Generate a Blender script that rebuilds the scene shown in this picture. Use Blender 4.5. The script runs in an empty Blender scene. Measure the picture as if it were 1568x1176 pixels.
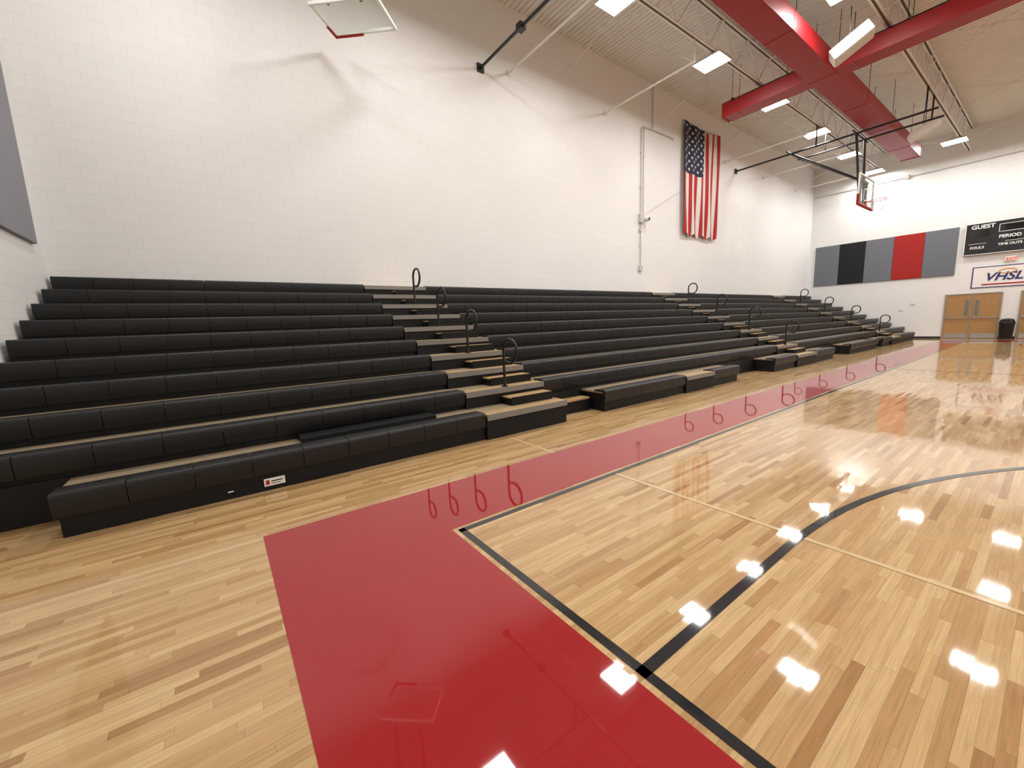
import bpy, bmesh, math, random
from mathutils import Vector, Matrix
random.seed(7)
scene = bpy.context.scene
try:
    scene.view_settings.view_transform = 'Standard'
except Exception: pass
COL = scene.collection

# ---------------------------------------------------------------- helpers
def srgb(r, g, b):
    f = lambda c: (c/255/12.92) if c/255 <= .04045 else ((c/255+.055)/1.055)**2.4
    return (f(r), f(g), f(b), 1)

def mat(name, col, rough=.5, metal=0, coat=0, coat_rough=.05, emit=None, estr=0, noise=0, nscale=8, spec=.5, bump=0):
    m = bpy.data.materials.new(name); m.use_nodes = True
    nt = m.node_tree; b = nt.nodes['Principled BSDF']
    b.inputs['Base Color'].default_value = col
    b.inputs['Roughness'].default_value = rough
    b.inputs['Metallic'].default_value = metal
    b.inputs['Specular IOR Level'].default_value = spec
    b.inputs['Coat Weight'].default_value = coat
    b.inputs['Coat Roughness'].default_value = coat_rough
    if emit:
        b.inputs['Emission Color'].default_value = emit
        b.inputs['Emission Strength'].default_value = estr
    if noise or bump:
        tc = nt.nodes.new('ShaderNodeTexCoord')
        n = nt.nodes.new('ShaderNodeTexNoise'); n.inputs['Scale'].default_value = nscale
        n.inputs['Detail'].default_value = 4
        nt.links.new(tc.outputs['Object'], n.inputs['Vector'])
        if noise:
            mr = nt.nodes.new('ShaderNodeMapRange')
            mr.inputs['To Min'].default_value = 1-noise; mr.inputs['To Max'].default_value = 1+noise
            nt.links.new(n.outputs['Fac'], mr.inputs['Value'])
            mx = nt.nodes.new('ShaderNodeVectorMath'); mx.operation = 'SCALE'
            mx.inputs[0].default_value = col[:3]
            nt.links.new(mr.outputs['Result'], mx.inputs['Scale'])
            nt.links.new(mx.outputs[0], b.inputs['Base Color'])
        if bump:
            bp = nt.nodes.new('ShaderNodeBump'); bp.inputs['Strength'].default_value = bump
            bp.inputs['Distance'].default_value = .002
            nt.links.new(n.outputs['Fac'], bp.inputs['Height'])
            nt.links.new(bp.outputs['Normal'], b.inputs['Normal'])
    return m

def empty(name, loc=(0, 0, 0)):
    e = bpy.data.objects.new(name, None); e.location = loc; COL.objects.link(e)
    e.empty_display_size = .2
    return e

def link(name, me, mats, parent=None, smooth=False):
    o = bpy.data.objects.new(name, me); COL.objects.link(o)
    if not isinstance(mats, (list, tuple)): mats = [mats]
    for m in mats: me.materials.append(m)
    if parent:
        o.parent = parent
        o.matrix_parent_inverse = Matrix.Translation(-parent.location)
    if smooth:
        for p in me.polygons: p.use_smooth = True
    return o

class MB:
    """mesh builder"""
    def __init__(s): s.v = []; s.f = []; s.m = []
    def quad(s, a, b, c, d, mi=0):
        n = len(s.v); s.v += [tuple(a), tuple(b), tuple(c), tuple(d)]; s.f.append((n, n+1, n+2, n+3)); s.m.append(mi)
    def box(s, x0, x1, y0, y1, z0, z1, mi=0, M=None):
        n = len(s.v)
        P = [(x0,y0,z0),(x1,y0,z0),(x1,y1,z0),(x0,y1,z0),(x0,y0,z1),(x1,y0,z1),(x1,y1,z1),(x0,y1,z1)]
        if M: P = [tuple(M @ Vector(p)) for p in P]
        s.v += P
        for f in [(0,3,2,1),(4,5,6,7),(0,1,5,4),(1,2,6,5),(2,3,7,6),(3,0,4,7)]:
            s.f.append(tuple(n+i for i in f)); s.m.append(mi)
    def prismX(s, prof, x0, x1, mi=0):
        n = len(s.v); k = len(prof)
        s.v += [(x0, y, z) for y, z in prof] + [(x1, y, z) for y, z in prof]
        for i in range(k):
            j = (i+1) % k
            s.f.append((n+i, n+j, n+k+j, n+k+i)); s.m.append(mi)
        s.f.append(tuple(n+k-1-i for i in range(k))); s.m.append(mi)
        s.f.append(tuple(n+k+i for i in range(k))); s.m.append(mi)
    def tube(s, pts, r, seg=10, mi=0, closed=False):
        pts = [Vector(p) for p in pts]; N = len(pts); rings = []
        t0 = (pts[1]-pts[0]).normalized()
        up = Vector((0, 0, 1)) if abs(t0.z) < .9 else Vector((1, 0, 0))
        nrm = t0.cross(up).normalized()
        for i, p in enumerate(pts):
            if closed: t = (pts[(i+1) % N]-pts[i-1]).normalized()
            elif i == 0: t = t0
            elif i == N-1: t = (pts[-1]-pts[-2]).normalized()
            else: t = ((pts[i+1]-p).normalized()+(p-pts[i-1]).normalized()).normalized()
            nrm = (nrm - t*nrm.dot(t)).normalized(); bn = t.cross(nrm)
            n = len(s.v)
            for k in range(seg):
                a = 2*math.pi*k/seg
                s.v.append(tuple(p+(nrm*math.cos(a)+bn*math.sin(a))*r))
            rings.append(n)
        R = N if closed else N-1
        for i in range(R):
            a, b = rings[i], rings[(i+1) % N]
            for k in range(seg):
                s.f.append((a+k, a+(k+1) % seg, b+(k+1) % seg, b+k)); s.m.append(mi)
        if not closed:
            s.f.append(tuple(rings[0]+seg-1-k for k in range(seg))); s.m.append(mi)
            s.f.append(tuple(rings[-1]+k for k in range(seg))); s.m.append(mi)
    def obj(s, name, mats, parent=None, smooth=False, bevel=0, autos=False):
        me = bpy.data.meshes.new(name); me.from_pydata(s.v, [], s.f)
        for p, mi in zip(me.polygons, s.m): p.material_index = mi
        bm = bmesh.new(); bm.from_mesh(me); bmesh.ops.recalc_face_normals(bm, faces=bm.faces); bm.to_mesh(me); bm.free()
        me.update()
        o = link(name, me, mats, parent, smooth)
        if autos:
            for p in me.polygons: p.use_smooth = True
            try: me.set_sharp_from_angle(angle=math.radians(40))
            except Exception: pass
        if bevel:
            b = o.modifiers.new('bevel', 'BEVEL'); b.width = bevel; b.segments = 2; b.limit_method = 'ANGLE'
        return o

# ---------------------------------------------------------------- dimensions
XW, XE, YN, YS, ZC = -1.98, 29.5, 9.5, -16.0, 9.8
NR = 10
def Yk(k): return 4.44+.535*(k-1)
def Zk(k): return .37+.24*(k-1)

# ---------------------------------------------------------------- materials
def wall_mat(name, axis):
    m = bpy.data.materials.new(name); m.use_nodes = True; nt = m.node_tree; N = nt.nodes; L = nt.links
    b = N['Principled BSDF']; b.inputs['Roughness'].default_value = .6; b.inputs['Specular IOR Level'].default_value = .3
    tc = N.new('ShaderNodeTexCoord'); sp = N.new('ShaderNodeSeparateXYZ'); cb = N.new('ShaderNodeCombineXYZ')
    L.new(tc.outputs['Object'], sp.inputs[0]); L.new(sp.outputs[axis], cb.inputs[0]); L.new(sp.outputs['Z'], cb.inputs[1])
    br = N.new('ShaderNodeTexBrick'); L.new(cb.outputs[0], br.inputs['Vector'])
    br.inputs['Scale'].default_value = 1; br.inputs['Brick Width'].default_value = .406; br.inputs['Row Height'].default_value = .203
    br.inputs['Mortar Size'].default_value = .0055; br.inputs['Mortar Smooth'].default_value = .6
    br.inputs['Color1'].default_value = (.79, .79, .78, 1); br.inputs['Color2'].default_value = (.778, .778, .768, 1)
    br.inputs['Mortar'].default_value = (.72, .72, .71, 1)
    ns = N.new('ShaderNodeTexNoise'); ns.inputs['Scale'].default_value = .6; ns.inputs['Detail'].default_value = 5
    L.new(tc.outputs['Object'], ns.inputs['Vector'])
    mr = N.new('ShaderNodeMapRange'); mr.inputs['To Min'].default_value = .95; mr.inputs['To Max'].default_value = 1.03
    L.new(ns.outputs['Fac'], mr.inputs['Value'])
    sc = N.new('ShaderNodeVectorMath'); sc.operation = 'SCALE'
    L.new(br.outputs['Color'], sc.inputs[0]); L.new(mr.outputs['Result'], sc.inputs['Scale'])
    L.new(sc.outputs[0], b.inputs['Base Color'])
    bp = N.new('ShaderNodeBump'); bp.inputs['Strength'].default_value = .3; bp.inputs['Distance'].default_value = .003; bp.invert = True
    L.new(br.outputs['Fac'], bp.inputs['Height']); L.new(bp.outputs['Normal'], b.inputs['Normal'])
    return m
M_wallX = wall_mat('painted_block_x', 'X'); M_wallY = wall_mat('painted_block_y', 'Y')

def finish(m, cr=.042):
    nt = m.node_tree; b = nt.nodes['Principled BSDF']
    b.inputs['Specular IOR Level'].default_value = .12
    b.inputs['Coat Weight'].default_value = 1.0; b.inputs['Coat Roughness'].default_value = cr; b.inputs['Coat IOR'].default_value = 1.52
    b.inputs['Roughness'].default_value = .55
def floor_mat():
    m = bpy.data.materials.new('maple_floor'); m.use_nodes = True; nt = m.node_tree; N = nt.nodes; L = nt.links
    b = N['Principled BSDF']
    tc = N.new('ShaderNodeTexCoord'); sp = N.new('ShaderNodeSeparateXYZ'); L.new(tc.outputs['Object'], sp.inputs[0])
    def math_(op, a, bb=None):
        n = N.new('ShaderNodeMath'); n.operation = op
        for i, x in enumerate([a, bb]):
            if x is None: continue
            if isinstance(x, (int, float)): n.inputs[i].default_value = x
            else: L.new(x, n.inputs[i])
        return n.outputs[0]
    X, Y = sp.outputs['X'], sp.outputs['Y']
    yr = math_('DIVIDE', Y, .046)
    row = math_('FLOOR', yr)
    wn = N.new('ShaderNodeTexWhiteNoise'); wn.noise_dimensions = '1D'; L.new(row, wn.inputs['W'])
    ln = math_('ADD', math_('MULTIPLY', wn.outputs['Value'], .7), .32)
    wn2 = N.new('ShaderNodeTexWhiteNoise'); wn2.noise_dimensions = '1D'; L.new(math_('ADD', row, 77.3), wn2.inputs['W'])
    xx = math_('ADD', math_('DIVIDE', X, ln), math_('MULTIPLY', wn2.outputs['Value'], 9.0))
    col = math_('FLOOR', xx)
    cb = N.new('ShaderNodeCombineXYZ'); L.new(row, cb.inputs[0]); L.new(col, cb.inputs[1])
    wc = N.new('ShaderNodeTexWhiteNoise'); wc.noise_dimensions = '2D'; L.new(cb.outputs[0], wc.inputs['Vector'])
    ramp = N.new('ShaderNodeValToRGB'); e = ramp.color_ramp.elements
    e[0].position = 0; e[0].color = srgb(160, 119, 74)
    e[1].position = 1; e[1].color = srgb(205, 173, 126)
    for p, c in ((.07, srgb(174, 135, 88)), (.28, srgb(185, 148, 100)), (.7, srgb(195, 160, 112))):
        q = e.new(p); q.color = c
    L.new(wc.outputs['Value'], ramp.inputs[0])
    mp = N.new('ShaderNodeMapping'); mp.inputs['Scale'].default_value = (1.6, 38, 1)
    ad = N.new('ShaderNodeVectorMath'); ad.operation = 'ADD'
    L.new(tc.outputs['Object'], ad.inputs[0]); L.new(wc.outputs['Color'], ad.inputs[1])
    L.new(ad.outputs[0], mp.inputs['Vector'])
    ns = N.new('ShaderNodeTexNoise'); ns.inputs['Scale'].default_value = 2.2; ns.inputs['Detail'].default_value = 6; ns.inputs['Distortion'].default_value = .8
    L.new(mp.outputs[0], ns.inputs['Vector'])
    mr = N.new('ShaderNodeMapRange'); mr.inputs['From Min'].default_value = .25; mr.inputs['From Max'].default_value = .75
    mr.inputs['To Min'].default_value = .80; mr.inputs['To Max'].default_value = 1.12
    L.new(ns.outputs['Fac'], mr.inputs['Value'])
    fy = math_('FRACT', yr); fx = math_('FRACT', xx)
    sy = math_('LESS_THAN', fy, .035)
    sx = math_('LESS_THAN', math_('MULTIPLY', fx, ln), .002)
    seam = math_('SUBTRACT', 1, math_('MULTIPLY', math_('MAXIMUM', sy, sx), .32))
    tot = math_('MULTIPLY', mr.outputs['Result'], seam)
    sc = N.new('ShaderNodeVectorMath'); sc.operation = 'SCALE'
    L.new(ramp.outputs['Color'], sc.inputs[0]); L.new(tot, sc.inputs['Scale'])
    L.new(sc.outputs[0], b.inputs['Base Color'])
    finish(m)
    sp2 = N.new('ShaderNodeSeparateXYZ'); L.new(wc.outputs['Color'], sp2.inputs[0])
    nx = math_('MULTIPLY', math_('SUBTRACT', sp2.outputs[0], .5), .005)
    ny = math_('MULTIPLY', math_('SUBTRACT', sp2.outputs[1], .5), .010)
    cn = N.new('ShaderNodeCombineXYZ'); L.new(nx, cn.inputs[0]); L.new(ny, cn.inputs[1]); cn.inputs[2].default_value = 1
    nn = N.new('ShaderNodeVectorMath'); nn.operation = 'NORMALIZE'; L.new(cn.outputs[0], nn.inputs[0])
    L.new(nn.outputs[0], b.inputs['Coat Normal'])
    return m
M_floor = floor_mat()
M_red = mat('red_court_paint', srgb(152, 10, 17), .4, noise=.04, nscale=3); finish(M_red, .03)
M_blackline = mat('black_court_paint', srgb(18, 20, 26), .4, noise=.1); finish(M_blackline)
M_pale = mat('pale_court_line', srgb(208, 182, 140), .4, noise=.03); finish(M_pale)
M_seat = mat('black_plastic', srgb(16, 16, 18), .44, noise=.12, nscale=20, bump=.3, spec=.42)
M_riser = mat('black_steel', srgb(13, 13, 14), .55, noise=.1, spec=.3)
M_deck = mat('bleacher_deck_wood', srgb(150, 134, 110), .4, noise=.1, nscale=5)
M_tread = mat('aisle_tread_wood', srgb(176, 146, 100), .4, noise=.1, nscale=6)
M_nose = mat('aisle_nosing', srgb(124, 122, 117), .45, noise=.05)
M_rail = mat('black_rail_paint', srgb(12, 12, 13), .3, noise=.05)
M_ceil = mat('painted_roof_deck', srgb(230, 228, 223), .6, noise=.05, nscale=2)
M_joist = mat('painted_joist_steel', srgb(222, 220, 214), .5, noise=.05)
M_duct = mat('red_duct_paint', srgb(150, 16, 24), .42, noise=.06, nscale=4)
M_blk = mat('black_steel_pole', srgb(18, 18, 20), .4, noise=.05)
M_white = mat('white_paint', srgb(224, 223, 218), .4, noise=.03)
M_pipe = mat('pipe_gray_white', srgb(192, 190, 184), .4, noise=.03)
M_grayp = mat('gray_acoustic_fabric', srgb(106, 110, 118), .9, noise=.08, nscale=60, bump=.4)
M_grayw = mat('gray_acoustic_fabric_lightened', srgb(138, 140, 146), .9, noise=.08, nscale=60, bump=.4)  # same gray fabric, colour lightened to offset grazing light on west panels
M_blackp = mat('black_acoustic_fabric', srgb(22, 22, 26), .9, noise=.1, nscale=60, bump=.4)
M_redp = mat('red_acoustic_fabric', srgb(158, 34, 30), .9, noise=.08, nscale=60, bump=.4)
M_emit = mat('led_lens', (1, 1, 1, 1), .5, emit=(1, .985, .96, 1), estr=86)
M_housing = mat('fixture_housing', srgb(200, 198, 192), .4, noise=.03)
M_base = mat('black_rubber_base', srgb(20, 20, 20), .5, noise=.1)

# ---------------------------------------------------------------- room shell
def shell(name, a, m):
    b = MB(); b.box(*a); return b.obj(name, m)
shell('floor', (XW-.2, XE+.2, YS-.2, YN+.2, -.2, 0), M_floor)
shell('wall_north', (XW-.2, XE+.2, YN, YN+.2, 0, ZC+.1), M_wallX)
shell('wall_south', (XW-.2, XE+.2, YS-.2, YS, 0, ZC+.1), M_wallX)
shell('wall_west', (XW-.2, XW, YS, YN, 0, ZC+.1), M_wallY)
shell('wall_east', (XE, XE+.2, YS, YN, 0, ZC+.1), M_wallY)
b = MB(); x = XW; p = .1525
prof = []
while x < XE:
    prof += [(x, ZC), (x+.055, ZC), (x+.075, ZC+.055), (x+.130, ZC+.055)]; x += p
prof.append((XE, ZC))
for (xa, za), (xb, zb) in zip(prof[:-1], prof[1:]):
    b.quad((xa, YS, za), (xb, YS, zb), (xb, YN, zb), (xa, YN, za))
b.box(XW-.2, XE+.2, YS-.2, YN+.2, ZC+.1, ZC+.2)
b.obj('ceiling', M_ceil)
b = MB(); b.box(XE-.012, XE, YS, YN, 0, .1); b.obj('baseboard_east', M_base)
b = MB(); b.box(XW, XW+.012, YS, 4.3, 0, .1); b.obj('baseboard_west', M_base)

# ---------------------------------------------------------------- court markings
XB, YSD = 1.31, 2.57
XB2, YSD2 = XB+25.6, YSD-15.24
XO, YO = .117, 3.45
XO2, YO2 = XB2+1.2, YSD2-.9
z1 = .0015; z2 = .0025
b = MB()
def rect(b, x0, x1, y0, y1, z, mi=0): b.quad((x0, y0, z), (x1, y0, z), (x1, y1, z), (x0, y1, z), mi)
g = .035
rect(b, XO, XO2, YSD+g, YO, z1); rect(b, XO, XO2, YO2, YSD2-g, z1)
rect(b, XO, XB-g, YSD2-g, YSD+g, z1); rect(b, XB2+g, XO2, YSD2-g, YSD+g, z1)
b.obj('court_border_red', M_red)
b = MB(); w = .05
rect(b, XB, XB2, YSD-w, YSD, z2); rect(b, XB, XB2, YSD2, YSD2+w, z2)
rect(b, XB, XB+w, YSD2, YSD, z2); rect(b, XB2-w, XB2, YSD2, YSD, z2)
YC = YSD-7.62
def arc(b, cx, cy, R, a0, a1, w, z, n=64):
    for i in range(n):
        A = a0+(a1-a0)*i/n; B = a0+(a1-a0)*(i+1)/n
        b.quad((cx+(R-w)*math.cos(A), cy+(R-w)*math.sin(A), z), (cx+R*math.cos(A), cy+R*math.sin(A), z),
               (cx+R*math.cos(B), cy+R*math.sin(B), z), (cx+(R-w)*math.cos(B), cy+(R-w)*math.sin(B), z))
for sx, bx in ((1, XB), (-1, XB2)):
    hx = bx+sx*1.6
    for s in (1, -1):
        ys = sorted([YC+s*6.02, YC+s*(6.02-.055)])
        rect(b, min(bx, hx), max(bx, hx), ys[0], ys[1], z2)
        ys = sorted([YC+s*1.83, YC+s*1.78]); xs = sorted([bx, bx+sx*5.8])
        rect(b, xs[0], xs[1], ys[0], ys[1], z2)
    if sx == 1: arc(b, hx, YC, 6.02, -math.pi/2, math.pi/2, .055, z2)
    else: arc(b, hx, YC, 6.02, math.pi/2, 3*math.pi/2, .055, z2)
    xs = sorted([bx+sx*5.8, bx+sx*5.75]); rect(b, xs[0], xs[1], YC-1.83, YC+1.83, z2)
    arc(b, bx+sx*5.8, YC, 1.83, 0, 2*math.pi, .05, z2)
xm = (XB+XB2)/2
rect(b, xm-.025, xm+.025, YSD2+w, YSD-w, z2)
arc(b, xm, YC, 1.83, 0, 2*math.pi, .05, z2)
b.obj('court_boundary_lines', M_blackline)
b = MB()
rect(b, 3.06, 3.10, YSD2+w, YSD-w, .002); rect(b, 3.06, 3.10, YO, 4.3, .002)
b.obj('volleyball_line', M_pale)

# ---------------------------------------------------------------- bleachers
BL = empty('bleachers', (0, 0, 0))
aisles = [(2.78, 4.25), (13.37, 14.84), (23.97, 25.43)]
sections = [(-1.93, 2.78), (4.25, 13.37), (14.84, 23.97), (25.43, 29.4)]
XL, XR = -1.93, 29.4
bs = MB(); bd = MB(); br = MB()
def seat_run(x0, x1, y, z):
    n = max(1, round((x1-x0)/.457)); W = (x1-x0)/n
    for i in range(n):
        a, c = x0+i*W+.003, x0+(i+1)*W-.003
        prof = [(y+.02, z-.20), (y+.004, z-.15), (y, z-.035), (y+.004, z-.018), (y+.012, z-.007), (y+.026, z-.002),
                (y+.06, z), (y+.2, z-.006), (y+.235, z-.004), (y+.25, z-.012), (y+.25, z-.028), (y+.06, z-.035), (y+.05, z-.20)][::-1]
        bs.prismX(prof, a, c)
for k in range(2, NR+1):
    y, z = Yk(k), Zk(k)
    for s in sections: seat_run(s[0], s[1], y, z)
    y2 = Yk(k+1)+.05 if k < NR else YN-.02
    bd.box(XL, XR, y+.02, y2, z-.06, z-.03)
    br.box(XL, XR, y+.06, y+.08, Zk(k-1)-.03, z-.06)
outs = [(-1.17, 4.28, [(-1.17, 2.78)]), (5.15, 9.9, [(5.15, 7.6), (8.7, 9.9)]),
        (11.9, 16.6, [(11.9, 13.37), (14.84, 16.6)]), (18.3, 21.9, [(18.3, 21.9)]), (22.6, 28.6, [(22.6, 23.97), (25.43, 28.6)])]
y, z = Yk(1), Zk(1)
for x0, x1, ss in outs:
    for s in ss: seat_run(s[0], s[1], y, z)
    bd.box(x0+.01, x1-.01, y+.02, Yk(2)+.05, z-.06, z-.03)
    br.box(x0+.03, x1-.03, y+.045, Yk(2)+.05, .0, z-.06)
prev = XL
for x0, x1, ss in outs+[(XR, XR, [])]:
    if x0 > prev:
        br.box(prev, x0, Yk(2)+.015, Yk(2)+.055, 0, z-.01)
        bd.box(prev, x0, Yk(2)+.06, Yk(2)+.1, z-.06, z-.03)
    prev = x1
br.box(.62, 2.19, y+.27, Yk(2)+.03, z-.03, z+.03)
bs.obj('seat_modules', M_seat, BL, autos=True)
bd.obj('deck_boards', M_deck, BL)
br.obj('risers', M_riser, BL)
ba = MB(); rail = MB()
def aisle(x0, x1):
    for k in range(1, NR+1):
        y, z = Yk(k), Zk(k)-.03
        a, c = x0+.01, x1-.01
        ba.box(a, c, y-.01, y+.20, z-.03, z+.004, 0)
        ba.box(a, c, y-.03, y-.01, z-.075, z+.006, 1)
        ba.box(a, c, y-.005, y+.02, (z-.24 if k > 1 else 0), z-.075, 2)
        if k > 1:
            zm = z-.12; xa, xc = x0+.62, x1-.05
            ba.box(xa, xc, y-.27, y-.03, zm-.02, zm, 0)
            ba.box(xa, xc, y-.285, y-.27, zm-.035, zm+.002, 2)
            ba.box(xa, xc, y-.275, y-.03, z-.24, zm-.035, 2)
    xc = (x0+x1)/2
    for k in (2, 4, 6, 8):
        y, z = Yk(k)+.05, Zk(k)-.03
        r = .165; zt = z+.56
        P = [(xc, y, z), (xc, y, z+.3), (xc, y, zt)]
        for i in range(1, 25):
            A = math.radians(270*i/24)
            P.append((xc, y-r+r*math.cos(A), zt+r*math.sin(A)*(1 if A < math.pi else 1.15)))
        P.append((xc, y-r*.5, zt-r*1.12)); P.append((xc, y-.01, zt-r*.95))
        rail.tube(P, .021, 10)
        rail.tube([(xc, y, z), (xc, y, z+.012)], .055, 16)
        rail.tube([(xc, y, z+.012), (xc, y, z+.09)], .028, 12)
for a in aisles: aisle(*a)
y = Yk(1)
ba.box(7.61, 8.69, y-.01, y+.25, Zk(1)-.06, Zk(1)-.026, 0); ba.box(7.61, 8.69, y-.03, y-.01, Zk(1)-.105, Zk(1)-.024, 1)
ba.box(7.61, 8.69, y-.005, y+.04, 0, Zk(1)-.105, 2)
ba.box(4.3, 5.13, Yk(2)-.2, Yk(2)+.01, .2, .23, 0); ba.box(4.3, 5.13, Yk(2)-.19, Yk(2)+.01, 0, .2, 2)
ba.obj('aisle_steps', [M_tread, M_nose, M_riser], BL)
rail.obj('handrails', M_rail, BL, autos=True)
lb = MB()
lb.box(.22, .40, Yk(1)+.038, Yk(1)+.045, .045, .12, 0)
lb.box(.28, .38, Yk(1)+.036, Yk(1)+.038, .085, .095, 1); lb.box(.28, .36, Yk(1)+.036, Yk(1)+.038, .065, .07, 1)
lb.box(.235, .265, Yk(1)+.036, Yk(1)+.038, .06, .105, 2)
lb.box(-.08, -.02, Yk(1)+.04, Yk(1)+.045, .06, .085, 1); lb.box(-.072, -.028, Yk(1)+.037, Yk(1)+.04, .067, .078, 0)
lb.obj('warning_label', [mat('label_white', srgb(230, 228, 222), .5, noise=.02), M_riser, M_redp], BL)

# ---------------------------------------------------------------- roof joists
JB, JT = 8.75, ZC-.02
for yj in (6.45, 3.4, .35, -2.7, -5.75, -8.8, -11.85, -14.9):
    b = MB()
    for zz in (JB, JT-.08):
        b.box(XW+.03, XE-.03, yj-.075, yj-.012, zz, zz+.012); b.box(XW+.03, XE-.03, yj-.024, yj-.012, zz, zz+.08)
        b.box(XW+.03, XE-.03, yj+.012, yj+.075, zz, zz+.012); b.box(XW+.03, XE-.03, yj+.012, yj+.024, zz, zz+.08)
    x = XW+.2; i = 0
    while x < XE-.9:
        a, c = (JB+.04, JT-.04) if i % 2 == 0 else (JT-.04, JB+.04)
        b.tube([(x, yj, a), (x+.75, yj, c)], .02, 6)
        x += .75; i += 1
    b.obj('roof_joist', M_joist)
for xb in (7.17, 11.05, 18.9, 22.7, 26.7):
    b = MB()
    b.tube([(xb, YN-.02, 8.2), (xb, 6.45, 8.2)], .028, 8)
    b.tube([(xb, 6.45, 8.17), (xb, 6.45, JB+.02)], .018, 8)
    b.tube([(xb, 6.47, 8.22), (xb, 8.3, JT-.03)], .014, 6)
    b.box(xb-.06, xb+.06, YN-.03, YN-.005, 8.14, 8.26)
    b.obj('joist_brace', M_joist)
for xb in (4.2, 9.3, 14.2, 18.5, 23.6, 27.9):
    b = MB(); ys = [6.45, 3.4, .35, -2.7, -5.75, -8.8, -11.85, -14.9]
    for a, c in zip([YN-.02]+ys[:-1], ys):
        b.tube([(xb, a, JT-.05), (xb, c, JB+.05)], .015, 6); b.tube([(xb, a, JB+.05), (xb, c, JT-.05)], .015, 6)
    b.obj('joist_bridging', M_joist)

# ---------------------------------------------------------------- lights
LH = 8.68
lights = [(x, 6.65) for x in (0, 4.1, 8.2, 12.3, 16.4, 20.5, 24.6, 28.7)]
lights += [(12.3, 3.6), (27.0, 3.6), (4.1, .6), (8.2, .6), (16.3, .6), (26.9, .6), (21.5, .6)]  # westmost pair: unseen lamps added to light the near floor
for yy in (-4.0, -8.6, -13.0): lights += [(x, yy) for x in (2.5, 8.5, 14.5, 20.5, 26.5)]
for (x, y) in lights:
    e = empty('high_bay_light', (x, y, LH))
    b = MB(); a, c = .33, .38
    b.box(x-a, x+a, y-c, y+c, LH+.005, LH+.045, 0)
    for q in (-.2, -.1, 0, .1, .2): b.box(x+q-.008, x+q+.008, y-c+.05, y+c-.05, LH+.045, LH+.085, 0)
    b.box(x-.12, x+.12, y-.15, y+.15, LH+.045, LH+.12, 0)
    for s in (-1, 1): b.tube([(x, y+s*.12, LH+.1), (x, y-.2, JT-.1)], .006, 6)
    b.box(x-a-.012, x-a, y-c-.012, y+c+.012, LH-.012, LH+.045, 0); b.box(x+a, x+a+.012, y-c-.012, y+c+.012, LH-.012, LH+.045, 0)
    b.box(x-a, x+a, y-c-.012, y-c, LH-.012, LH+.045, 0); b.box(x-a, x+a, y+c, y+c+.012, LH-.012, LH+.045, 0)
    b.obj('housing', M_housing, e)
    b = MB(); b.quad((x-a, y-c, LH), (x-a, y+c, LH), (x+a, y+c, LH), (x+a, y-c, LH))
    me = bpy.data.meshes.new('lens'); me.from_pydata(b.v, [], b.f); link('lens', me, M_emit, e)

# ---------------------------------------------------------------- red ducts
DZ = 8.34
def duct(p0, p1, hw, hh, axis, hang):
    e = empty('air_duct', p0); b = MB(); c = p0; F = .008
    if axis == 'X':
        b.box(p0[0], p1[0], c[1]-hw, c[1]+hw, DZ-hh, DZ+hh); x = p0[0]
        while x < p1[0]:
            b.box(x, x+.03, c[1]-hw-F, c[1]+hw+F, DZ-hh-F, DZ+hh+F); x += 3.0
        b.box(p1[0]-.04, p1[0], c[1]-hw-.02, c[1]+hw+.02, DZ-hh-.02, DZ+hh+.02)
    else:
        b.box(c[0]-hw, c[0]+hw, p1[1], p0[1], DZ-hh, DZ+hh); y = p1[1]
        while y < p0[1]:
            if abs(y-4.75) > .4: b.box(c[0]-hw-F, c[0]+hw+F, y, y+.03, DZ-hh-F, DZ+hh+F)
            y += 3.0
        b.box(c[0]-hw-.02, c[0]+hw+.02, p0[1]-.04, p0[1], DZ-hh-.02, DZ+hh+.02)
    b.obj('duct_run', M_duct, e, bevel=.006)
    b = MB()
    for q in hang: b.tube([(q[0], q[1], DZ+hh), (q[0], q[1], JT+.015)], .008, 6)
    if axis == 'Y':
        b.tube([(14.9, 7.6, DZ+.36), (14.9, -13, DZ+.36)], .016, 8)
        for y in (7.3, 4.2, 1.5, -1.5): b.box(14.86, 14.94, y-.03, y+.03, DZ+.2, DZ+.4)
    b.obj('hangers', M_blk, e)
duct((8.8, 4.75, DZ), (25.8, 4.75, DZ), .32, .22, 'X', [(x, 4.75+s) for x in range(9, 26, 3) for s in (-.28, .28)])
duct((14.9, 7.5, DZ), (14.9, -14, DZ), .28, .21, 'Y', [(14.9+s, y) for y in (7.2, 5.6, 3.0, .5, -2, -5, -8, -11) for s in (-.24, .24)])

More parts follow.
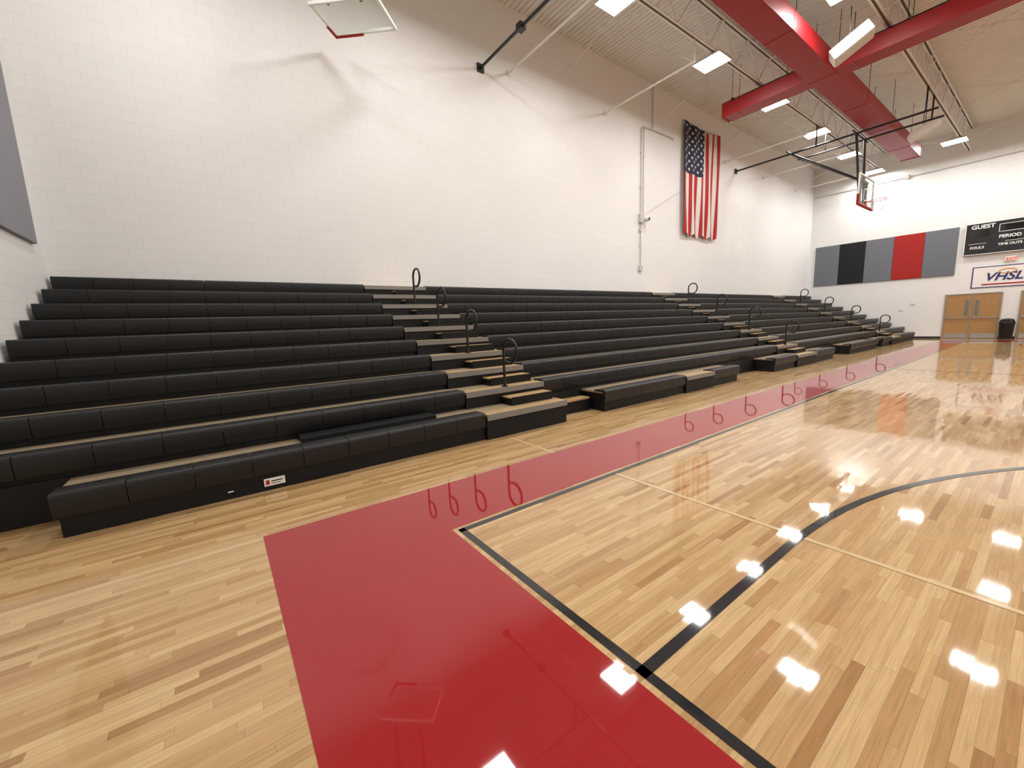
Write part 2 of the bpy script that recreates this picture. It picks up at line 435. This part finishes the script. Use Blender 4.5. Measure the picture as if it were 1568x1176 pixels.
# ---------------------------------------------------------------- goals
M_glass = bpy.data.materials.new('backboard_glass'); M_glass.use_nodes = True
nt = M_glass.node_tree; gb = nt.nodes['Principled BSDF']; gb.inputs['Base Color'].default_value = (.8, .82, .8, 1)
gb.inputs['Roughness'].default_value = .05
tr = nt.nodes.new('ShaderNodeBsdfTransparent'); tr.inputs[0].default_value = (.93, .95, .93, 1)
mxs = nt.nodes.new('ShaderNodeMixShader'); mxs.inputs[0].default_value = .12
nt.links.new(tr.outputs[0], mxs.inputs[1]); nt.links.new(gb.outputs[0], mxs.inputs[2])
nt.links.new(mxs.outputs[0], nt.nodes['Material Output'].inputs['Surface'])
M_orange = mat('rim_paint', srgb(196, 62, 34), .4, noise=.05)
M_net = mat('net_cord', srgb(225, 222, 215), .8, noise=.05)
def backboard(M, e, W=1.83, H=1.07, hoop=True, pad=(-1, 1)):
    def T(b):
        b.v = [tuple(M @ Vector(v)) for v in b.v]; return b
    b = MB(); b.box(-W/2+.03, W/2-.03, -.006, .006, .03, H-.03); T(b).obj('glass', M_glass, e)
    b = MB(); t = .05
    b.box(-W/2, W/2, -.02, .03, 0, t); b.box(-W/2, W/2, -.02, .03, H-t, H)
    b.box(-W/2, -W/2+t, -.02, .03, t, H-t); b.box(W/2-t, W/2, -.02, .03, t, H-t)
    if hoop:
        w, h, z0 = .305, .457, .18
        for (xa, xc, za, zc) in ((-w, w, z0, z0+.05), (-w, w, z0+h-.05, z0+h), (-w, -w+.05, z0, z0+h), (w-.05, w, z0, z0+h)):
            b.box(xa, xc, -.009, -.006, za, zc)
    T(b).obj('frame', M_white, e)
    b = MB()
    x0, x1 = pad[0]*W/2, pad[1]*W/2
    b.box(x0-.02, x1+(.02 if pad[1] == 1 else 0), -.035, .045, -.04, .03)
    b.box(-W/2-.025, -W/2+.025, -.035, .045, -.04, .34)
    if pad[1] == 1: b.box(W/2-.025, W/2+.025, -.035, .045, -.04, .34)
    T(b).obj('bottom_padding', M_redp, e, bevel=.012)
    if hoop:
        b = MB(); r = .23; cy = -.15-r; hz = .16
        b.tube([(r*math.cos(a*math.pi/16), cy+r*math.sin(a*math.pi/16), hz) for a in range(32)], .012, 8, closed=True)
        b.box(-.07, .07, -.16, -.01, hz-.012, hz+.006); b.box(-.07, .07, -.03, -.01, hz-.12, hz+.03)
        T(b).obj('rim', M_orange, e)
        b = MB(); n = 12
        for i in range(n):
            for s in (1, -1):
                P = []
                for j in range(6):
                    rr = r*(1-.085*j); a = 2*math.pi*(i+s*j*.5)/n
                    P.append((rr*math.cos(a), cy+rr*math.sin(a), hz-.08*j))
                b.tube(P, .004, 4)
        T(b).obj('net', M_net, e)
gx, gy, gz = 20.4, 4.9, 5.42
e = empty('basketball_goal', (gx, gy, gz))
backboard(Matrix.Translation((gx, gy, gz)), e)
b = MB()
b.tube([(19.9, YN-.03, 8.0), (19.9, 3.1, 8.0)], .035, 10)
b.box(19.8, 20.0, YN-.04, YN-.005, 7.9, 8.1)
b.tube([(20.9, 7.4, 8.0), (20.9, 3.1, 8.0)], .035, 10)
for x in (19.9, 20.9):
    b.tube([(x, 7.3, 8.0), (x+(gx-x)*.6, gy+.12, gz+.95)], .035, 8)
    b.tube([(x, 5.2, 8.0), (x+(gx-x)*.5, gy+.12, gz+.15)], .045, 8)
    b.tube([(x, 3.4, 8.0), (x, 3.4, JB+.02)], .025, 8); b.tube([(x, 6.45, 8.0), (x, 6.45, JB+.02)], .025, 8)
b.box(gx-.5, gx+.5, gy+.05, gy+.14, gz+.1, gz+.18); b.box(gx-.5, gx+.5, gy+.05, gy+.14, gz+.88, gz+.96)
b.box(gx-.4, gx-.32, gy+.06, gy+.14, gz+.1, gz+.96); b.box(gx+.32, gx+.4, gy+.06, gy+.14, gz+.1, gz+.96)
b.tube([(19.5, 7.3, 8.0), (21.3, 7.3, 8.0)], .03, 8); b.tube([(19.5, 5.2, 8.0), (21.3, 5.2, 8.0)], .03, 8)
b.obj('support_frame', M_blk, e)
p1 = Vector((.455, 1.569, 1))*5.8; p2 = Vector((.616, 1.428, 1))*5.8
ax = (p2-p1); W = ax.length; ax.normalize()
dn = Vector((.528, .886, .11)); dn = (dn-ax*dn.dot(ax)).normalized()
zax = -dn; yax = zax.cross(ax)
mid = (p1+p2)/2+Vector((0, 0, 1.52))
M = Matrix((( ax.x, yax.x, zax.x, mid.x), (ax.y, yax.y, zax.y, mid.y), (ax.z, yax.z, zax.z, mid.z), (0, 0, 0, 1)))
e = empty('basketball_goal', mid)
backboard(M, e, W=W, H=.99, hoop=False, pad=(-1, -.1))
b = MB()
b.tube([(6.28, YN-.03, 8.05), (6.28, 2.2, 8.05)], .035, 10)
b.box(6.18, 6.38, YN-.04, YN-.005, 7.95, 8.15)
b.box(6.2, 6.36, 7.7, 7.86, 7.98, 8.12)
b.tube([(6.28, 6.45, 8.0), (6.28, 6.45, JB+.02)], .025, 8)
b.tube([(6.28, 3.4, 8.0), (6.28, 3.4, JB+.02)], .025, 8)
up = mid+zax*.9
b.tube([tuple(up+ax*.3), (up.x+.3, up.y, JT)], .03, 8)
b.tube([tuple(up-ax*.3), (up.x-.3, up.y, JT)], .03, 8)
b.obj('support_frame', M_blk, e)

# ---------------------------------------------------------------- speakers
def speaker(x, y, z, rz, ry, m):
    e = empty('hanging_speaker', (x, y, z))
    T = Matrix.Translation((x, y, z)) @ Matrix.Rotation(rz, 4, 'Z') @ Matrix.Rotation(ry, 4, 'X')
    b = MB(); b.box(-.24, .24, -.42, .42, -.14, .14, 0, T); b.obj('cabinet', m, e, bevel=.03)
    b = MB(); b.box(-.2, .2, -.38, .38, -.155, -.14, 0, T); b.obj('grille', mat('speaker_grille', srgb(205, 202, 195), .7, noise=.1, nscale=80), e)
    b = MB(); b.tube([(x-.15, y, z+.05), (x-.15, y, JB+.02)], .01, 6); b.tube([(x+.15, y, z+.05), (x+.15, y, JB+.02)], .01, 6)
    b.obj('hanger', M_blk, e)
speaker(13.4, 3.75, 8.0, math.radians(15), math.radians(-30), M_white)
speaker(22.2, 3.8, 8.1, math.radians(15), math.radians(-30), M_ceil)

# ---------------------------------------------------------------- flag
fx0, fx1, fz0, fz1 = 15.55, 18.15, 4.85, 9.05
def fold(u, v):
    return .12+.035*math.sin(u*26+2*math.sin(v*3))*(1.1-.3*v)+.02*math.sin(u*11+v*4)
def fp(u, v, off=0):
    sag = -.10*math.sin(math.pi*u)*v
    pin = .03*math.sin(v*3.0)*(u-.5)
    hem = .05*math.sin(u*26)*(1-v)
    return (fx0+(fx1-fx0)*(u+pin), YN-fold(u, v)-off, fz0+(fz1-fz0)*v+sag*1.0+hem)
b = MB(); NU, NV = 130, 60
for i in range(NU+1):
    for j in range(NV+1): b.v.append(fp(i/NU, j/NV))
for i in range(NU):
    for j in range(NV):
        a = i*(NV+1)+j; b.f.append((a, a+NV+1, a+NV+2, a+1))
        u = (i+.5)/NU; v = (j+.5)/NV
        if u < 7/13 and v > .57: b.m.append(2)
        else: b.m.append(0 if int(u*13) % 2 == 0 else 1)
for r in range(9):
    n = 6 if r % 2 == 0 else 5
    for c in range(n):
        vv = .57+.43*((c+.5 if n == 6 else c+1)/6); uu = (7/13)*((r+.65)/9.3)
        cx, cy = uu, vv; S = .075
        base = len(b.v); ring = []
        for t in range(10):
            A = math.pi/2+t*math.pi/5; rr = S if t % 2 == 0 else S*.4
            ring.append(fp(cx+rr*math.cos(A)/(fx1-fx0), cy+rr*math.sin(A)/(fz1-fz0), .006))
        b.v += [fp(cx, cy, .006)]+ring
        for t in range(10): b.f.append((base, base+1+t, base+1+(t+1) % 10)); b.m.append(1)
e = empty('american_flag', (fx0, YN-.1, fz1))
b.obj('cloth', [mat('flag_red', srgb(164, 28, 36), .8, noise=.06), mat('flag_white', srgb(214, 209, 200), .8, noise=.04),
                mat('flag_blue', srgb(26, 31, 58), .8, noise=.08)], e, autos=True)
b = MB(); b.tube([(fx0-.05, YN-.02, 9.08), (fx0+.02, YN-.12, 9.04)], .012, 8); b.tube([(fx1, YN-.12, 9.04), (fx1+.05, YN-.005, 9.08)], .012, 8)
b.tube([(fx0+.02, YN-.12, 9.05), (fx0+.9, YN-.12, 8.97), (fx0+1.7, YN-.12, 8.97), (fx1, YN-.12, 9.05)], .01, 6)
b.obj('hanging_cord', M_blk, e)

# ---------------------------------------------------------------- conduits on the north wall
e = empty('wall_conduit', (12.94, YN-.04, 6))
b = MB()
b.tube([(12.94, YN-.04, 3.45), (12.94, YN-.04, 8.15), (12.96, YN-.04, 8.22), (13.03, YN-.04, 8.25), (13.5, YN-.04, 8.27), (13.56, YN-.04, 8.3), (13.6, YN-.04, 8.4), (13.6, YN-.04, 9.7)], .018, 8)
b.tube([(13.08, YN-.04, 5.3), (13.08, YN-.04, 8.25)], .016, 8)
b.tube([(13.6, YN-.04, 8.27), (14.8, YN-.04, 8.27), (14.88, YN-.04, 8.2)], .018, 8)
for z in (4.2, 6.2, 7.4): b.box(12.9, 12.98, YN-.03, YN-.001, z-.01, z+.01)
b.box(12.85, 13.03, YN-.07, YN-.001, 3.30, 3.47); b.box(12.84, 13.06, YN-.10, YN-.001, 5.0, 5.3)
b.box(12.87, 13.01, YN-.06, YN-.001, 4.7, 4.82)
b.tube([(13.1, YN-.05, 5.3), (15.5, YN-.05, 6.5)], .006, 5)
b.obj('conduit_pipes', M_pipe, e)
b = MB(); b.tube([(13.16, YN-.02, 5.12), (13.16, YN-.24, 5.12)], .075, 16); b.tube([(13.16, YN-.001, 5.2), (13.16, YN-.1, 5.2)], .02, 10)
b.obj('camera_body', M_white, e, autos=True)
b = MB(); b.tube([(13.16, YN-.242, 5.12), (13.16, YN-.25, 5.12)], .055, 16); b.obj('camera_lens', M_blk, e)
b = MB()
b.tube([(XE-.04, YN-.1, 8.2), (XE-.04, 4, 8.2), (XE-.04, -12, 8.2)], .025, 8)
for y in (8, 6, 4, 2, 0): b.box(XE-.05, XE-.001, y-.02, y+.02, 8.17, 8.23)
b.box(XE-.09, XE-.001, 5.4, 5.55, 8.12, 8.3)
b.obj('wall_pipe', M_pipe)

# ---------------------------------------------------------------- acoustic panels
def panel(y0, y1, z0, z1, m, face='E'):
    b = MB()
    if face == 'E': b.box(XE-.055, XE-.001, y0+.004, y1-.004, z0, z1)
    else: b.box(XW+.001, XW+.055, y0+.004, y1-.004, z0, z1)
    b.obj('acoustic_panel', m, bevel=.008)
cols = [M_grayp, M_blackp, M_grayp, M_redp, M_grayp]
for i, m in enumerate(cols): panel(9.2-1.156*(i+1), 9.2-1.156*i, 3.08, 5.33, m)
panel(7.78, 9.0, 2.95, 5.5, M_grayw, 'W'); panel(6.56, 7.78, 2.95, 5.5, M_grayw, 'W')

# ---------------------------------------------------------------- text helper (faces -X)
def text(s, y, z, size, m, parent, x=XE-.1, bold=0, ax='LEFT'):
    c = bpy.data.curves.new('lettering', 'FONT'); c.body = s; c.size = size; c.extrude = .002; c.offset = bold; c.align_x = ax
    o = bpy.data.objects.new('lettering', c); COL.objects.link(o); c.materials.append(m)
    o.matrix_world = Matrix(((0, 0, -1, x), (-1, 0, 0, y), (0, 1, 0, z), (0, 0, 0, 1)))
    if parent:
        o.parent = parent; o.matrix_parent_inverse = Matrix.Translation(-parent.location)
    return o
M_lt = mat('white_lettering', srgb(235, 235, 232), .5, noise=.02)
e = empty('scoreboard', (XE, 1.7, 4.6))
b = MB(); sy1, sy0, sz0, sz1 = 3.2, -.2, 3.93, 5.36
b.box(XE-.16, XE-.001, sy0, sy1, sz0, sz1, 0)
t = .025
for a in ((sy0, sy1, sz0, sz0+t), (sy0, sy1, sz1-t, sz1), (sy0, sy0+t, sz0, sz1), (sy1-t, sy1, sz0, sz1)):
    b.box(XE-.17, XE-.155, a[0], a[1], a[2], a[3], 1)
for a in ((2.15, 2.17, 4.85, 5.2), (1.0, 1.02, 4.85, 5.2), (1.0, 2.17, 5.18, 5.2), (1.0, 2.17, 4.85, 4.87), (2.5, 3.05, 4.42, 4.435), (1.0, 1.95, 4.42, 4.435)):
    b.box(XE-.165, XE-.158, a[0], a[1], a[2], a[3], 1)
for a in ((2.45, 3.0, 4.72, 5.0), (1.6, 1.85, 4.45, 4.75), (2.5, 2.75, 4.02, 4.12), (1.15, 2.0, 4.9, 5.15)):
    b.box(XE-.166, XE-.158, a[0], a[1], a[2], a[3], 2)
b.obj('cabinet', [mat('scoreboard_black', srgb(18, 18, 22), .35, noise=.05), M_lt, mat('dark_display', srgb(6, 6, 8), .15, noise=.05)], e)
text('GUEST', 3.02, 5.1, .24, M_lt, e, XE-.175, .006); text('HOME', .6, 5.1, .24, M_lt, e, XE-.175, .006)
text('PERIOD', 2.15, 4.58, .19, M_lt, e, XE-.175, .005); text('T', 1.05, 4.58, .19, M_lt, e, XE-.175, .005)
text('FOULS', 3.0, 4.2, .15, M_lt, e, XE-.175, .004); text('TIME OUTS LEFT', 2.15, 4.25, .14, M_lt, e, XE-.175, .004)
e = empty('school_league_banner', (XE, 1.9, 2.9))
b = MB(); M_bw = mat('banner_vinyl', srgb(232, 230, 228), .5, noise=.02); M_bb = mat('banner_navy', srgb(44, 44, 100), .5, noise=.03)
M_bo = mat('banner_orange', srgb(226, 150, 50), .5, noise=.03)
y1, y0, za, zc = 2.84, .75, 2.38, 3.36
b.box(XE-.02, XE-.001, y0, y1, za, zc, 0)
for a in ((y0, y1, za, za+.04), (y0, y1, zc-.04, zc), (y0, y0+.04, za, zc), (y1-.04, y1, za, zc)):
    b.box(XE-.024, XE-.02, a[0], a[1], a[2], a[3], 1)
b.box(XE-.026, XE-.02, 1.2, 2.5, 2.50, 2.56, 2)
b.obj('vinyl', [M_bw, M_bb, M_redp], e)
o = text('VHSL', 2.45, 2.70, .5, M_bb, e, XE-.03, .012); o.data.shear = .3
b = MB(); b.tube([(XE-.028, 1.75+.16*math.cos(i*math.pi/12)*1.6, 3.1+.10*math.sin(i*math.pi/12)) for i in range(24)], .016, 6, closed=True)
b.obj('emblem_ring', M_bo, e)
e = empty('exit_sign', (XE, 1.72, 3.6)); b = MB(); b.box(XE-.07, XE-.001, 1.55, 1.9, 3.52, 3.74); b.obj('box', M_white, e, bevel=.008)
text('EXIT', 1.86, 3.56, .16, mat('exit_red', srgb(220, 40, 30), .5, emit=(1, .1, .05, 1), estr=.6), e, XE-.075, .004)
# doors
M_oak = bpy.data.materials.new('oak_door'); M_oak.use_nodes = True
nt = M_oak.node_tree; bb = nt.nodes['Principled BSDF']; bb.inputs['Roughness'].default_value = .35
tc = nt.nodes.new('ShaderNodeTexCoord'); mp = nt.nodes.new('ShaderNodeMapping'); mp.inputs['Scale'].default_value = (8, 14, .8)
nz = nt.nodes.new('ShaderNodeTexNoise'); nz.inputs['Scale'].default_value = 3; nz.inputs['Detail'].default_value = 6
rp = nt.nodes.new('ShaderNodeValToRGB'); rp.color_ramp.elements[0].color = srgb(146, 106, 62); rp.color_ramp.elements[1].color = srgb(184, 146, 94)
nt.links.new(tc.outputs['Object'], mp.inputs[0]); nt.links.new(mp.outputs[0], nz.inputs['Vector']); nt.links.new(nz.outputs['Fac'], rp.inputs[0]); nt.links.new(rp.outputs[0], bb.inputs['Base Color'])
M_steel = mat('brushed_steel', srgb(180, 180, 178), .3, metal=.9, noise=.05)
M_frame = mat('door_frame_paint', srgb(150, 140, 122), .5, noise=.03)
M_dkglass = mat('door_glass', srgb(120, 116, 104), .1, noise=.1)
def dbl_door(name, ya, yb):
    e = empty(name, (XE, (ya+yb)/2, 0)); b = MB(); f = .06
    b.box(XE-.05, XE-.002, ya, ya+f, 0, 2.16); b.box(XE-.05, XE-.002, yb-f, yb, 0, 2.16); b.box(XE-.05, XE-.002, ya+f, yb-f, 2.10, 2.16)
    ym = (ya+yb)/2; b.box(XE-.055, XE-.002, ym-.025, ym+.025, 0, 2.10)
    b.obj('door_frame', M_frame, e, bevel=.005)
    for nm, a, c, s in (('leaf_left', ym+.03, yb-f-.005, -1), ('leaf_right', ya+f+.005, ym-.03, 1)):
        b = MB(); b.box(XE-.035, XE-.002, a, c, .01, 2.095); b.obj(nm, M_oak, e)
        wy = (a+.13) if s == -1 else (c-.13)
        b = MB(); b.box(XE-.040, XE-.035, wy-.06, wy+.06, 1.1, 1.85); b.obj('vision_glass', M_dkglass, e)
        b = MB()
        for q in ((wy-.075, wy-.06, 1.085, 1.865), (wy+.06, wy+.075, 1.085, 1.865), (wy-.06, wy+.06, 1.085, 1.1), (wy-.06, wy+.06, 1.85, 1.865)):
            b.box(XE-.044, XE-.034, *q)
        b.obj('glass_stop', M_frame, e)
        b = MB(); b.box(XE-.10, XE-.075, a+.04, c-.04, .98, 1.03); b.box(XE-.09, XE-.034, a+.04, a+.1, .96, 1.05); b.box(XE-.09, XE-.034, c-.1, c-.04, .96, 1.05)
        b.box(XE-.038, XE-.034, a+.03, c-.03, .03, .25)
        b.obj('push_bar', M_steel, e)
dbl_door('door_1', 1.8, 3.64); dbl_door('door_2', -.55, 1.29)
e = empty('trash_can', (29.1, 1.56, 0)); b = MB(); n = 28
cx, cy = 29.12, 1.55; prof = [(.19, 0), (.2, .02), (.235, .68), (.25, .69), (.25, .74), (.24, .75), (.235, .78), (.19, .9), (.05, .94)]
for (r, z) in prof:
    for i in range(n): b.v.append((cx+r*math.cos(2*math.pi*i/n), cy+r*math.sin(2*math.pi*i/n), z))
for j in range(len(prof)-1):
    for i in range(n): b.f.append((j*n+i, j*n+(i+1) % n, (j+1)*n+(i+1) % n, (j+1)*n+i)); b.m.append(0)
b.f.append(tuple(range(n))[::-1]); b.m.append(0); b.f.append(tuple((len(prof)-1)*n+i for i in range(n))); b.m.append(0)
b.obj('bin_body', M_seat, e, autos=True)
b = MB(); b.box(cx-.235, cx-.2, cy-.1, cy+.1, .79, .87); b.obj('swing_flap', M_blk, e)
b = MB(); b.box(XE-.03, XE-.001, 4.7, 4.85, 1.75, 1.95); b.obj('thermostat', M_white, bevel=.006)
b = MB(); b.box(XE-.03, XE-.001, 5.15, 5.27, 1.45, 1.6); b.obj('light_switch_plate', M_white, bevel=.006)

# ---------------------------------------------------------------- world + camera
w = bpy.data.worlds.new('world'); scene.world = w; w.use_nodes = True
w.node_tree.nodes['Background'].inputs[0].default_value = (.5, .5, .5, 1); w.node_tree.nodes['Background'].inputs[1].default_value = .05
cd = bpy.data.cameras.new('camera'); cam = bpy.data.objects.new('camera', cd); COL.objects.link(cam)
cd.sensor_width = 36; cd.lens = 36*615/1568; cd.clip_start = .05; cd.clip_end = 200
cam.matrix_world = Matrix(((.8049, .1173, -.5817, 0), (-.5921, .0950, -.8003, 0), (-.0386, .9886, .1459, 1.52), (0, 0, 0, 1)))
scene.camera = cam
